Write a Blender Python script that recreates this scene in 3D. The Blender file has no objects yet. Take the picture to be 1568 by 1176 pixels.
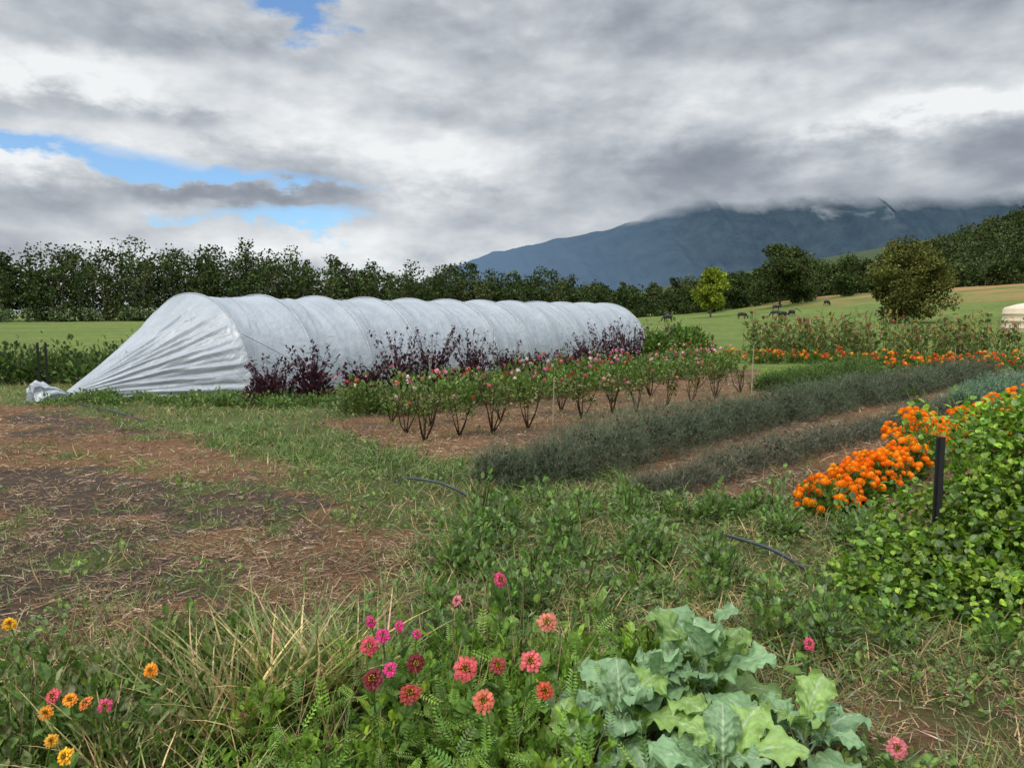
import bpy, math, numpy as np
from mathutils import Vector
rng=np.random.default_rng(7)
R=math.radians
scene=bpy.context.scene
# ---------------------------------------------------------------- noise
def h2(ix,iy,s):
    v=np.sin(ix*127.1+iy*311.7+s*74.7)*43758.5453
    return v-np.floor(v)
def vn(x,y,s=0):
    ix=np.floor(x);iy=np.floor(y);fx=x-ix;fy=y-iy
    fx=fx*fx*(3-2*fx);fy=fy*fy*(3-2*fy)
    return (h2(ix,iy,s)*(1-fx)+h2(ix+1,iy,s)*fx)*(1-fy)+(h2(ix,iy+1,s)*(1-fx)+h2(ix+1,iy+1,s)*fx)*fy
def fbm(x,y,s=0,o=4):
    x=np.asarray(x,float);y=np.asarray(y,float)
    t=0;a=.5;n=0
    for i in range(o):
        t=t+a*vn(x*2**i+i*13.7,y*2**i-i*7.3,s+i);n+=a;a*=.5
    return t/n
def sst(a,b,t):
    t=np.clip((np.asarray(t,float)-a)/(b-a),0,1);return t*t*(3-2*t)
def H(x,y):
    x=np.asarray(x,float);y=np.asarray(y,float)
    h=10*sst(30,150,x)*sst(50,200,y)
    h=h+60*sst(170,400,x)*sst(230,480,y)
    h=h+.06*(fbm(x*.9,y*.9,3)-.5)+.8*(fbm(x/25,y/25,5)-.5)*sst(45,110,y)
    return h
# ---------------------------------------------------------------- materials
def nt(mat):
    mat.use_nodes=True;t=mat.node_tree;t.nodes.clear();return t
def foliage_mat(name,transl=.3,gloss=.03,rough=.45,nscale=60,nvar=.35,tint=(1,1,1)):
    m=bpy.data.materials.new(name);t=nt(m);N=t.nodes;L=t.links
    out=N.new('ShaderNodeOutputMaterial')
    at=N.new('ShaderNodeAttribute');at.attribute_name='Col'
    geo=N.new('ShaderNodeNewGeometry')
    no=N.new('ShaderNodeTexNoise');no.inputs['Scale'].default_value=nscale;no.inputs['Detail'].default_value=1
    L.new(geo.outputs['Position'],no.inputs['Vector'])
    mr=N.new('ShaderNodeMapRange');mr.inputs[1].default_value=.3;mr.inputs[2].default_value=.7
    mr.inputs[3].default_value=1-nvar;mr.inputs[4].default_value=1+nvar
    L.new(no.outputs['Fac'],mr.inputs[0])
    mul=N.new('ShaderNodeVectorMath');mul.operation='SCALE'
    L.new(at.outputs['Color'],mul.inputs[0]);L.new(mr.outputs[0],mul.inputs['Scale'])
    ti=N.new('ShaderNodeVectorMath');ti.operation='MULTIPLY';ti.inputs[1].default_value=tint;L.new(mul.outputs[0],ti.inputs[0])
    d=N.new('ShaderNodeBsdfDiffuse');tr=N.new('ShaderNodeBsdfTranslucent')
    L.new(ti.outputs[0],d.inputs['Color']);L.new(ti.outputs[0],tr.inputs['Color'])
    m1=N.new('ShaderNodeMixShader');m1.inputs[0].default_value=transl
    L.new(d.outputs[0],m1.inputs[1]);L.new(tr.outputs[0],m1.inputs[2])
    if gloss>0:
        g=N.new('ShaderNodeBsdfGlossy');g.inputs['Roughness'].default_value=rough
        m2=N.new('ShaderNodeMixShader');m2.inputs[0].default_value=gloss
        L.new(m1.outputs[0],m2.inputs[1]);L.new(g.outputs[0],m2.inputs[2]);L.new(m2.outputs[0],out.inputs[0])
    else: L.new(m1.outputs[0],out.inputs[0])
    return m
M_leaf=foliage_mat('leaf',tint=(1.62,1.5,1.02))
M_grass=foliage_mat('grass_blade',tint=(1.52,1.36,1.12))
M_bean=foliage_mat('bean_leaf',.35,.05,tint=(1.75,1.65,.9))
M_purple=foliage_mat('purple_leaf',tint=(1.2,1.0,1.0))
M_feather=foliage_mat('feathery_leaf',.25,.0,tint=(1.55,1.5,1.35))
M_tree=foliage_mat('tree_foliage',.15,.0,.6,.6,.35,(1.15,1.15,.95))
M_kale=foliage_mat('kale_leaf',.25,.04,.42,40,.12)
M_petal=foliage_mat('petal',.3,.02,.5,80,.15)
M_dry=foliage_mat('dry_straw',.1,.03,.5,30,.3)
def simple(name,col,rough=.6,metal=0,ns=20,var=.2,bump=.1):
    m=bpy.data.materials.new(name);t=nt(m);N=t.nodes;L=t.links
    out=N.new('ShaderNodeOutputMaterial');p=N.new('ShaderNodeBsdfPrincipled')
    tc=N.new('ShaderNodeTexCoord');no=N.new('ShaderNodeTexNoise');no.inputs['Scale'].default_value=ns;no.inputs['Detail'].default_value=6
    L.new(tc.outputs['Object'],no.inputs['Vector'])
    r=N.new('ShaderNodeValToRGB');r.color_ramp.elements[0].position=.3;r.color_ramp.elements[1].position=.7
    r.color_ramp.elements[0].color=tuple(c*(1-var) for c in col)+(1,);r.color_ramp.elements[1].color=tuple(min(1,c*(1+var)) for c in col)+(1,)
    L.new(no.outputs['Fac'],r.inputs[0]);L.new(r.outputs[0],p.inputs['Base Color'])
    p.inputs['Roughness'].default_value=rough;p.inputs['Metallic'].default_value=metal
    b=N.new('ShaderNodeBump');b.inputs['Strength'].default_value=bump;L.new(no.outputs['Fac'],b.inputs['Height']);L.new(b.outputs[0],p.inputs['Normal'])
    L.new(p.outputs[0],out.inputs[0]);return m
M_post=simple('black_steel',(.02,.02,.022),.5,.3)
M_hose=simple('black_poly_pipe',(.035,.045,.06),.35)
M_wood=simple('stake_wood',(.35,.30,.22),.8)
M_cream=simple('cream_tank',(.62,.52,.38),.6,ns=3,var=.06)
M_cow=simple('black_hide',(.015,.013,.012),.6)
M_rope=simple('rope',(.35,.37,.4),.8)
# ---------------------------------------------------------------- mesh accumulators
class Acc:
    def __init__(s): s.V=[];s.F=[];s.C=[];s.n=0
    def vf(s,V,F,C):
        s.V.append(V.reshape(-1,3));s.C.append(C.reshape(-1,3));s.F.append(F+s.n);s.n+=len(s.V[-1])
    def quads(s,V,C):
        if C.ndim==2: C=np.repeat(C[:,None,:],4,1)
        k=len(V);s.vf(V,np.arange(4*k).reshape(k,4),C)
    def grid(s,V,C):
        a,b=V.shape[:2];i=np.arange(a*b).reshape(a,b)
        F=np.stack([i[:-1,:-1],i[1:,:-1],i[1:,1:],i[:-1,1:]],-1).reshape(-1,4)
        s.vf(V,F,np.broadcast_to(C,V.shape).copy())
    def inst(s,T,P,D,S,C,roll=None,w=1.0):
        n=len(P);D=D/(np.linalg.norm(D,axis=1,keepdims=True)+1e-9)
        up=np.tile([0.,0,1],(n,1));up[np.abs(D[:,2])>.97]=[0,1,0]
        sx=np.cross(D,up);sx/=np.linalg.norm(sx,axis=1,keepdims=True)
        nn=np.cross(sx,D)
        if roll is not None:
            c=np.cos(roll)[:,None];q=np.sin(roll)[:,None]
            sx,nn=sx*c+nn*q,nn*c-sx*q
        S=np.broadcast_to(S,(n,))[:,None,None,None]
        w=np.broadcast_to(w,(n,))[:,None,None,None]
        V=P[:,None,None,:]+S*(T[None,:,:,0:1]*w*sx[:,None,None,:]+T[None,:,:,1:2]*D[:,None,None,:]+T[None,:,:,2:3]*nn[:,None,None,:])
        k=T.shape[0]
        CC=np.repeat(C[:,None,:],k,1)
        s.quads(V.reshape(-1,4,3),CC.reshape(-1,3))
    def tubes(s,P0,P1,r0,r1,C,n=4):
        P0=np.atleast_2d(P0).astype(float);P1=np.atleast_2d(P1).astype(float);m=len(P0)
        D=P1-P0;D/=np.linalg.norm(D,axis=1,keepdims=True)+1e-9
        up=np.tile([0.,0,1],(m,1));up[np.abs(D[:,2])>.95]=[0,1,0]
        a=np.cross(D,up);a/=np.linalg.norm(a,axis=1,keepdims=True);b=np.cross(D,a)
        r0=np.broadcast_to(r0,(m,))[:,None];r1=np.broadcast_to(r1,(m,))[:,None]
        C=np.broadcast_to(C,(m,3))
        for i in range(n):
            t0=2*math.pi*i/n;t1=2*math.pi*(i+1)/n
            e0=a*math.cos(t0)+b*math.sin(t0);e1=a*math.cos(t1)+b*math.sin(t1)
            s.quads(np.stack([P0+e0*r0,P0+e1*r0,P1+e1*r1,P1+e0*r1],1),C)
    def make(s,name,mat,mats=None):
        V=np.concatenate(s.V);F=np.concatenate(s.F);C=np.concatenate(s.C)
        me=bpy.data.meshes.new(name);me.vertices.add(len(V));me.vertices.foreach_set('co',V.astype(np.float32).ravel())
        me.loops.add(F.size);me.loops.foreach_set('vertex_index',F.astype(np.int32).ravel())
        me.polygons.add(len(F));me.polygons.foreach_set('loop_start',(np.arange(len(F))*4).astype(np.int32))
        me.polygons.foreach_set('use_smooth',np.ones(len(F),bool))
        ca=me.color_attributes.new('Col','FLOAT_COLOR','POINT')
        cc=np.ones((len(V),4),np.float32);cc[:,:3]=C;ca.data.foreach_set('color',cc.ravel())
        me.update(calc_edges=True);me.materials.append(mat)
        o=bpy.data.objects.new(name,me);scene.collection.objects.link(o);return o
def A(*a): return np.array(a,float)
T_dia=A([[0,0,0],[.32,.45,.06],[0,1,-.06],[-.32,.45,.06]])
def T_leafmake(w=.4):
    ys=[0,.22,.55,.82,1];ws=[.06,.8,1,.55,.02];zs=[0,.05,.06,.0,-.1];q=[]
    for i in range(4):
        for sg in (1,-1):
            q.append([[0,ys[i],zs[i]-.05],[sg*w*ws[i],ys[i],zs[i]+.05],[sg*w*ws[i+1],ys[i+1],zs[i+1]+.05],[0,ys[i+1],zs[i+1]-.05]])
    return A(*q)
T_leaf=T_leafmake(.30);T_heart=T_leafmake(.45);T_nar=T_leafmake(.13)
def T_blademake(w,bend,seg=3):
    q=[];f=lambda t:(w*(1-t)**.7,t*(1-.25*bend*t),-bend*.6*t*t)
    for i in range(seg):
        a=f(i/seg);b=f((i+1)/seg)
        q.append([[-a[0],a[1],a[2]],[a[0],a[1],a[2]],[b[0],b[1],b[2]],[-b[0],b[1],b[2]]])
    return A(*q)
T_bl=T_blademake(.03,.5);T_bl2=T_blademake(.022,1.0,5);T_bl3=T_blademake(.016,.55,6);T_thin=T_blademake(.035,.15,1)
def T_pinmake(k=8):
    q=[]
    for i in range(k):
        y=.15+.8*i/k;l=.2*(1-.5*abs(i/k-.35))
        for sg in (1,-1):
            q.append([[0,y,0],[sg*l*.5,y+.0,.02],[sg*l,y+.08,-.02],[sg*l*.5,y+.075,.02]])
    q.append([[-.008,0,0],[.008,0,0],[.004,1,-.05],[-.004,1,-.05]])
    return A(*q)
T_pin=T_pinmake()
def T_pommake(n,psz=.55,hemi=-.25):
    q=[]
    for i in range(n):
        z=1-(i+.5)/n*(1-hemi);ph=i*2.39996;r=math.sqrt(max(0,1-z*z))
        d=np.array([r*math.cos(ph),r*math.sin(ph),z]);t=np.array([-math.sin(ph),math.cos(ph),0.]);b=np.cross(d,t)
        c=d*.85
        q.append([c-t*psz*.5-b*psz*.3,c+t*psz*.5-b*psz*.3,c+t*psz*.45+b*psz*.5+d*.25,c-t*psz*.45+b*psz*.5+d*.25])
    T=A(*q);return T[:,:,[0,2,1]]
T_pom=T_pommake(34,.5);T_pomS=T_pommake(9,.95)
def pal(cols,n,v=.3,hv=.1):
    c=A(*cols)[rng.integers(0,len(cols),n)]
    return np.clip(c*(1+v*(rng.random((n,1))*2-1))*(1+hv*(rng.random((n,3))*2-1)),0,1)
def rdir(n,up=.0):
    d=rng.normal(size=(n,3));d/=np.linalg.norm(d,axis=1,keepdims=True);d[:,2]+=up
    return d/np.linalg.norm(d,axis=1,keepdims=True)
def bush(acc,cx,cy,rx,h,n,T,size,cols,up=.4,shell=.4,z0=.0,ry=None,tips=0,v=.35,stems=6,scol=(.05,.05,.02),w=1.0):
    ry=ry or rx;cz=float(H(cx,cy))
    d=rdir(n);d[:,2]=np.abs(d[:,2]);rad=rng.random(n)**shell
    lump=.75+.5*fbm(d[:,0]*2.2+cx*3,d[:,1]*2.2+cy*5+d[:,2]*2,9,2)
    P=np.stack([cx+d[:,0]*rx*rad*lump,cy+d[:,1]*ry*rad*lump,cz+z0+(h-z0)*(.04+.96*d[:,2]*rad*lump)],1)
    if tips:
        k=rng.random(n)<.25;P[k,2]+=rng.random(k.sum())**2*tips
    D=d*.8+rdir(n)*.6;D[:,2]+=up
    acc.inst(T,P,D,size*(.6+.7*rng.random(n)),pal(cols,n,v),rng.normal(size=n)*.6,w)
    if stems:
        i=rng.integers(0,n,stems)
        b=np.stack([cx+rng.normal(size=stems)*rx*.15,cy+rng.normal(size=stems)*ry*.15,np.full(stems,cz-.02)],1)
        acc.tubes(b,P[i],.008,.004,A(*scol)[None],4)
# ---------------------------------------------------------------- ground zones
PA=[(-8.8,14.7),(-3.45,9.9),(-2.3,7.9),(-1.1,6.5),(-.45,5.4),(-.6,4.55),(-1.7,4.0),(-2.8,3.6),(-22,3.6),(-22,15)]
PB=[(-3.3,12.2),(-.6,8.2),(.62,7.2),(2.2,6.5),(3.6,5.9),(12,8),(30,16),(20,24),(7,24)]
PC=[(2.2,2.2),(1.4,3.0),(1.8,3.9),(3.2,4.0),(9,5),(9,1),(2.5,1)]
def sd(poly,x,y):
    p=np.array(poly);n=len(p);d=np.full(x.shape,1e9);ins=np.zeros(x.shape,bool)
    for i in range(n):
        a=p[i];b=p[(i+1)%n];e=b-a
        t=np.clip(((x-a[0])*e[0]+(y-a[1])*e[1])/(e@e),0,1)
        d=np.minimum(d,np.hypot(x-a[0]-t*e[0],y-a[1]-t*e[1]))
        c=((a[1]>y)!=(b[1]>y));xx=a[0]+(y-a[1])*(e[0])/((e[1]) if abs(e[1])>1e-9 else 1e-9)
        ins^=(c&(x<xx))
    return np.where(ins,-d,d)
def zones(x,y):
    x=np.asarray(x,float);y=np.asarray(y,float)
    n=fbm(x*1.3,y*1.3,11);n2=fbm(x*.9+5,y*1.6+9,21);n3=fbm(x*3,y*3,31)
    w=(n-.5)*1.9
    a=sst(.5,-.5,sd(PA,x,y)+w);b=sst(.2,-.2,sd(PB,x,y)+w*.5);c=.6*sst(.3,-.3,sd(PC,x,y)+w)
    straw=np.maximum(np.maximum(a,b),c)
    inn=sst(.51,.66,n3*.5+n2*.5)*.75
    green=1-straw*(1-inn*np.where(b>.5,.55,.9))
    soil=.8*a*sst(.42,.58,fbm(x*.55+3,y*1.1+1,41)+.10*np.exp(-((x+2.6)/2.0)**2-((y-6.9)/1.5)**2)+.25*(n3-.5))
    soil=np.maximum(soil,c*sst(.5,.6,n2));soil=np.maximum(soil,.55*b*sst(.46,.60,n2))
    soil=np.maximum(soil,(1-straw)*.75*sst(.46,.6,n)*(y<14))
    return np.clip(green,0,1),np.clip(soil,0,1)
def gspace(b,st,ratio,end):
    out=[b];s=st
    while out[-1]<end: s*=ratio;out.append(out[-1]+s)
    return out[1:]
xs=np.arange(-16,18.01,.11)
xs=np.concatenate([-np.array(gspace(16,.11,1.075,9000))[::-1],xs,np.array(gspace(18,.11,1.075,9000))])
ys=np.arange(1,24.01,.11)
ys=np.concatenate([[-300,-150,-60,-25,-12,-6,-3,-1.5,-1,0,.5],ys,np.array(gspace(24,.11,1.06,12000))])
X,Y=np.meshgrid(xs,ys,indexing='ij')
Z=H(X,Y);G,S=zones(X,Y)
cols=np.stack([G,S,np.zeros_like(G)],-1)
ac=Acc();ac.grid(np.stack([X,Y,Z],-1),cols)
mg=bpy.data.materials.new('garden_and_pasture_ground');t=nt(mg);N=t.nodes;L=t.links
out=N.new('ShaderNodeOutputMaterial');p=N.new('ShaderNodeBsdfPrincipled');p.inputs['Roughness'].default_value=.95;p.inputs['Specular IOR Level'].default_value=.1
at=N.new('ShaderNodeAttribute');at.attribute_name='Col';sep=N.new('ShaderNodeSeparateColor');L.new(at.outputs['Color'],sep.inputs[0])
geo=N.new('ShaderNodeNewGeometry')
def noise(sc,det=5,vec=None,rough=.6,dist=0):
    n=N.new('ShaderNodeTexNoise');n.inputs['Scale'].default_value=sc;n.inputs['Detail'].default_value=det;n.inputs['Roughness'].default_value=rough;n.inputs['Distortion'].default_value=dist
    L.new(vec or geo.outputs['Position'],n.inputs['Vector']);return n.outputs['Fac']
def ramp(fac,stops):
    r=N.new('ShaderNodeValToRGB');e=r.color_ramp.elements
    while len(e)<len(stops): e.new(.5)
    for i,(q,c) in enumerate(stops): e[i].position=q;e[i].color=tuple(c)+(1,)
    L.new(fac,r.inputs[0]);return r.outputs[0]
def mix(f,a,b,mode='MIX'):
    m=N.new('ShaderNodeMix');m.data_type='RGBA';m.blend_type=mode
    if isinstance(f,float): m.inputs[0].default_value=f
    else: L.new(f,m.inputs[0])
    L.new(a,m.inputs[6]);L.new(b,m.inputs[7]);return m.outputs[2]
straw=ramp(noise(38,8,None,.8,1.5),[(.25,(.05,.035,.024)),(.45,(.165,.10,.06)),(.6,(.28,.175,.105)),(.8,(.42,.30,.20))])
strawL=ramp(noise(1.3,4),[(.3,(.66,.58,.50)),(.7,(1.12,1.0,.88))])
straw=mix(1.0,straw,strawL,'MULTIPLY')
soil=ramp(noise(26,8,None,.75),[(.3,(.028,.022,.018)),(.55,(.08,.062,.05)),(.8,(.18,.135,.10))])
gnear=ramp(noise(25,6,None,.7),[(.3,(.035,.04,.018)),(.5,(.09,.115,.035)),(.65,(.14,.15,.06)),(.8,(.22,.2,.10))])
gfar=ramp(noise(.06,8,None,.7),[(.3,(.10,.14,.035)),(.55,(.155,.20,.05)),(.8,(.25,.25,.09))])
gf2=ramp(noise(.9,8,None,.8),[(.3,(.45,.52,.5)),(.7,(1.25,1.2,1.15))])
gfar=mix(1.0,gfar,gf2,'MULTIPLY')
sx=N.new('ShaderNodeSeparateXYZ');L.new(geo.outputs['Position'],sx.inputs[0])
def mr(v,a,b,c=0.,d=1.):
    m=N.new('ShaderNodeMapRange');m.inputs[1].default_value=a;m.inputs[2].default_value=b;m.inputs[3].default_value=c;m.inputs[4].default_value=d;L.new(v,m.inputs[0]);return m.outputs[0]
def mth(op,a,b):
    m=N.new('ShaderNodeMath');m.operation=op
    for i,q in enumerate((a,b)):
        if isinstance(q,(int,float)): m.inputs[i].default_value=q
        else: L.new(q,m.inputs[i])
    return m.outputs[0]
dry=N.new('ShaderNodeRGB');dry.outputs[0].default_value=(.30,.17,.075,1)
dm=mth('MULTIPLY',mr(sx.outputs['Z'],3,6.5),mr(noise(.05,6),.42,.54))
gfar=mix(dm,gfar,dry.outputs[0])
ff_=N.new('ShaderNodeRGB');ff_.outputs[0].default_value=(.05,.07,.03,1)
gfar=mix(mr(sx.outputs['Z'],10.5,12.5),gfar,ff_.outputs[0])
green=mix(mr(sx.outputs['Y'],14,24),gnear,gfar)
gm=mth('ADD',sep.outputs[0],mth('MULTIPLY',mth('SUBTRACT',noise(9,6,None,.7),.5),.9))
base=mix(mr(mth('ADD',sep.outputs[1],mth('MULTIPLY',mth('SUBTRACT',noise(7,7,None,.8),.5),2.0)),.2,.85),straw,soil)
col=mix(mr(gm,.4,.7),base,green)
L.new(col,p.inputs['Base Color'])
b=N.new('ShaderNodeBump');b.inputs['Strength'].default_value=.9;b.inputs['Distance'].default_value=.03
L.new(noise(35,8,None,.8,1.0),b.inputs['Height']);L.new(b.outputs[0],p.inputs['Normal']);L.new(p.outputs[0],out.inputs[0])
ac.make('ground',mg)
# ---------------------------------------------------------------- scattered grass / straw / weeds
def samp(n,x0,x1,y0,y1):
    y=y0*(y1/y0)**rng.random(n);hw=.74*y+.5
    x=(rng.random(n)*2-1)*hw;k=(x>x0)&(x<x1);return x[k],y[k]
def PZ(x,y,dz=0): return np.stack([x,y,H(x,y)+dz],1)
GR=[(.10,.16,.045),(.07,.12,.035),(.14,.18,.06),(.09,.13,.07),(.26,.21,.12),(.32,.25,.15)]
x,y=samp(180000,-30,30,2.3,19);g,s=zones(x,y)
clump=fbm(x*5,y*5,51,3)
k=rng.random(len(x))<g*(1-.75*s)*sst(.35,.62,clump)*1.3+.04*sst(.5,.6,fbm(x*2,y*2,55,2))
x,y=x[k],y[k];n=len(x)
gc=pal(GR,n,.35)
tone=fbm(x*.7,y*.7,61)[:,None];gc*=(.55+1.0*tone)
a=Acc();D=rdir(n,1.1)
hh=(.05+.12*rng.random(n)**2)*(.6+1.0*fbm(x*1.1,y*1.1,71))
a.inst(T_bl,PZ(x,y,-.005),D,hh*1.3,gc,rng.normal(size=n),.5+.035*y)
a.make('grass',M_grass)
x,y=samp(50000,-30,30,2.3,17);g,s=zones(x,y);cl=fbm(x*2.3+9,y*2.3,81,3)
k=rng.random(len(x))<g*sst(.48,.64,cl);x,y=x[k],y[k];n=len(x)
a=Acc();a.inst(T_leaf,PZ(x,y,.02)+np.stack([0*x,0*x,rng.random(n)*.1*sst(.5,.65,cl[k])],1),rdir(n,.4),.022+.03*rng.random(n)+.0015*y,pal([(.08,.15,.04),(.11,.18,.05),(.07,.12,.05),(.12,.17,.09)],n,.35),rng.normal(size=n)*.5)
a.make('broadleaf_weeds',M_leaf)
x,y=samp(300000,-30,30,2.3,22);g,s=zones(x,y)
k=rng.random(len(x))<(1-g)*(1-.62*s)*(.2+1.0*sst(.36,.6,fbm(x*3,y*3,91,3)))+.08;x,y=x[k],y[k];n=len(x)
D=rdir(n);D[:,2]=np.abs(D[:,2])*.25
tone=fbm(x*.8,y*.8,95)[:,None]
a=Acc();a.inst(T_thin,PZ(x,y,.004)+np.stack([0*x,0*x,rng.random(n)*.02],1),D,.03+.10*rng.random(n)**1.5,pal([(.34,.21,.12),(.27,.16,.09),(.44,.31,.19),(.19,.12,.075),(.52,.40,.27)],n,.35)*(.5+.85*tone),rng.normal(size=n),.6+.05*y)
a.make('straw_mulch',M_dry)
# ---------------------------------------------------------------- polytunnel
C0=np.array([-7.6,17.8]);C1=np.array([4.15,34.5]);ax=(C1-C0)/np.linalg.norm(C1-C0);pp=np.array([ax[1],-ax[0]]);Lt=np.linalg.norm(C1-C0)
HW,HT=2.3,2.3;bays=11
def sec(th,k=1.0):
    c=np.cos(th);s=np.sin(th)
    return np.sign(c)*np.abs(c)**.95*HW*k, np.abs(s)**.98*HT*k
def tp(s,o,z):
    return np.stack([C0[0]+ax[0]*s+pp[0]*o,C0[1]+ax[1]*s+pp[1]*o,z],-1)
mp=bpy.data.materials.new('polyethylene_film');t=nt(mp);N=t.nodes;L=t.links
out=N.new('ShaderNodeOutputMaterial');geo=N.new('ShaderNodeNewGeometry')
d=N.new('ShaderNodeBsdfDiffuse');tr=N.new('ShaderNodeBsdfTranslucent');gl=N.new('ShaderNodeBsdfGlossy');gl.inputs['Roughness'].default_value=.35
c=ramp(noise(1.1,6,None,.65),[(.3,(.44,.49,.54)),(.7,(.59,.63,.68))]);L.new(c,d.inputs[0]);L.new(c,tr.inputs[0])
bb=N.new('ShaderNodeBump');bb.inputs['Strength'].default_value=.7;bb.inputs['Distance'].default_value=.05
L.new(noise(2.6,6,None,.6,1.8),bb.inputs['Height'])
for q in (d,gl): L.new(bb.outputs[0],q.inputs['Normal'])
m1=N.new('ShaderNodeMixShader');m1.inputs[0].default_value=.35;L.new(d.outputs[0],m1.inputs[1]);L.new(tr.outputs[0],m1.inputs[2])
m2=N.new('ShaderNodeMixShader');m2.inputs[0].default_value=.10;L.new(m1.outputs[0],m2.inputs[1]);L.new(gl.outputs[0],m2.inputs[2]);L.new(m2.outputs[0],out.inputs[0])
tunnel=bpy.data.objects.new('polytunnel_greenhouse',None);scene.collection.objects.link(tunnel)
ns,nth=bays*24+1,140
s_=np.linspace(0,Lt,ns)[:,None]*np.ones((1,nth));th=np.linspace(0,math.pi,nth)[None,:]*np.ones((ns,1))
fr=(s_/Lt*bays)%1.0
k=1-.045*np.sin(math.pi*fr)**.8*np.sin(th)**.4
k+=.016*(fbm(s_*3.5,th*2.0,101)-.5)*2*np.sin(math.pi*fr)
k+=.013*(fbm(s_*9+th*2,th*1.2,111)-.5)*2
k+=.010*(fbm(s_*2.2-th*3,th*7+s_*1.5,115)-.5)*2*np.sin(math.pi*fr)
o,z=sec(th,k);z=z-.03
a=Acc();a.grid(tp(s_,o,z),A(.7,.7,.7))
f=a.make('film_cover',mp);f.parent=tunnel
GP=tp(-2.85,.05,np.array(.10))
a=Acc();nv=60;nth2=300
th=np.linspace(0,math.pi,nth2)[None,:]*np.ones((nv,1));v=np.linspace(0,1,nv)[:,None]*np.ones((1,nth2))
o,z=sec(th,1.0);P0=tp(np.zeros_like(o),o,z-.03)
bund=.10
Gp=GP+np.stack([pp[0]*np.cos(th)*bund,pp[1]*np.cos(th)*bund,np.sin(th)*bund],-1)
vv=v[...,None];P=P0*(1-vv)+Gp*vv
amp=(.075*np.sin(math.pi*v**.75))*(1-.3*v)
ple=np.sin(th*34+3*fbm(th*4,v*1.5,121)*4)*.6+np.sin(th*71+5*fbm(th*3,v*2,131))*.3+(fbm(th*6,v*3,141)-.5)*1.2
nrm=np.stack([pp[0]*np.cos(th),pp[1]*np.cos(th),np.sin(th)],-1)
P=P+nrm*(amp*ple-.12*np.sin(math.pi*v)*np.sin(th))[...,None]
P[...,2]=np.maximum(P[...,2],.0)
a.grid(P,A(.7,.7,.7));f=a.make('gathered_end_sheet',mp);f.parent=tunnel
o,z=sec(th,1.0);P0=tp(np.full_like(o,Lt),o,z-.03);G2=tp(Lt+2.6,0,np.array(.1))+np.stack([pp[0]*np.cos(th)*bund,pp[1]*np.cos(th)*bund,np.sin(th)*bund],-1)
P=P0*(1-vv)+G2*vv+nrm*(amp*ple)[...,None];P[...,2]=np.maximum(P[...,2],0)
a=Acc();a.grid(P,A(.7,.7,.7));f=a.make('far_end_sheet',mp);f.parent=tunnel
a=Acc();nv2,nt2=30,90
v=np.linspace(0,1,nv2)[:,None]*np.ones((1,nt2));th=np.linspace(0,2*math.pi,nt2)[None,:]*np.ones((nv2,1))
rr=.06+.15*v**.8*(1+.4*np.sin(th*7+v*3)+.9*(fbm(th*3,v*6,151)-.5))
P=GP+np.stack([-.6*v+pp[0]*np.cos(th)*rr,-.25*v+pp[1]*np.cos(th)*rr,np.sin(th)*rr*.8+.06*np.sin(v*4)+.25*v*(np.sin(th)>0)*fbm(th*3,v*5,161)*np.abs(np.sin(th*3))],-1)
P[...,2]=np.maximum(P[...,2],.01);a.grid(P,A(.7,.7,.7));f=a.make('tied_tuft',mp);f.parent=tunnel
a=Acc();b_=Acc();tt=np.linspace(0,math.pi,49)
for i in range(bays+1):
    o,z=sec(tt,1.002);P=tp(np.full_like(o,i*Lt/bays),o,z-.03);a.tubes(P[:-1],P[1:],.017,.017,A(.5,.5,.5)[None],6)
    if i<bays:
        s1=(i+(tt/math.pi))*Lt/bays
        frr=(tt/math.pi);kk=1-.044*np.sin(math.pi*frr)*np.sin(tt)**.4+.006
        o,z=sec(tt,kk);P=tp(s1,o,z-.02);b_.tubes(P[:-1],P[1:],.006,.006,A(.4,.4,.4)[None],4)
f=a.make('hoops_in_film_sleeve',mp);f.parent=tunnel
P=tp(np.array([0,2.2]),np.array([2.0,3.0]),np.array([1.35,.0]));b_.tubes(P[:1],P[1:],.012,.012,A(.2,.2,.2)[None])
f=b_.make('lacing_ropes',M_rope);f.parent=tunnel
# ---------------------------------------------------------------- posts and stakes
def star_post(x,y,h,name='star_picket_post',mat=M_post,r=.03):
    a=Acc();z0=float(H(x,y))-.1
    for ang in (90,210,330):
        c,s=math.cos(R(ang)),math.sin(R(ang));n=np.array([-s,c,0])*.005;e=np.array([c,s,0])*r;b=np.array([x,y,z0]);u=np.array([0,0,h+.1])
        q=[b-n,b+n,b+e+n,b+e-n];qt=[v+u for v in q]
        a.quads(A([q[0],q[3],qt[3],qt[0]],[q[1],q[2],qt[2],qt[1]],[q[3],q[2],qt[2],qt[3]],[qt[0],qt[1],qt[2],qt[3]]),np.full((4,3),.1))
    return a.make(name,mat)
star_post(2.72,4.72,1.02,r=.032)
for (x,y,h) in [(-12.1,17.6,1.25),(-11.3,17.9,1.1),(-11.05,17.8,1.1),(4.9,30,1.2)]: star_post(x,y,h)
for (x,y,h) in [(-8.4,16.3,1.0),(.65,11.9,.75),(5.0,15.6,1.15),(-.5,19.3,1.35),(11.8,20,.9),(-1.9,17.5,1.2)]:
    a=Acc();z=float(H(x,y));a.tubes(A([x,y,z-.05]),A([x+.02,y,z+h]),.010,.008,A(.4,.4,.4)[None],6);a.make('garden_stake',M_wood)
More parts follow.
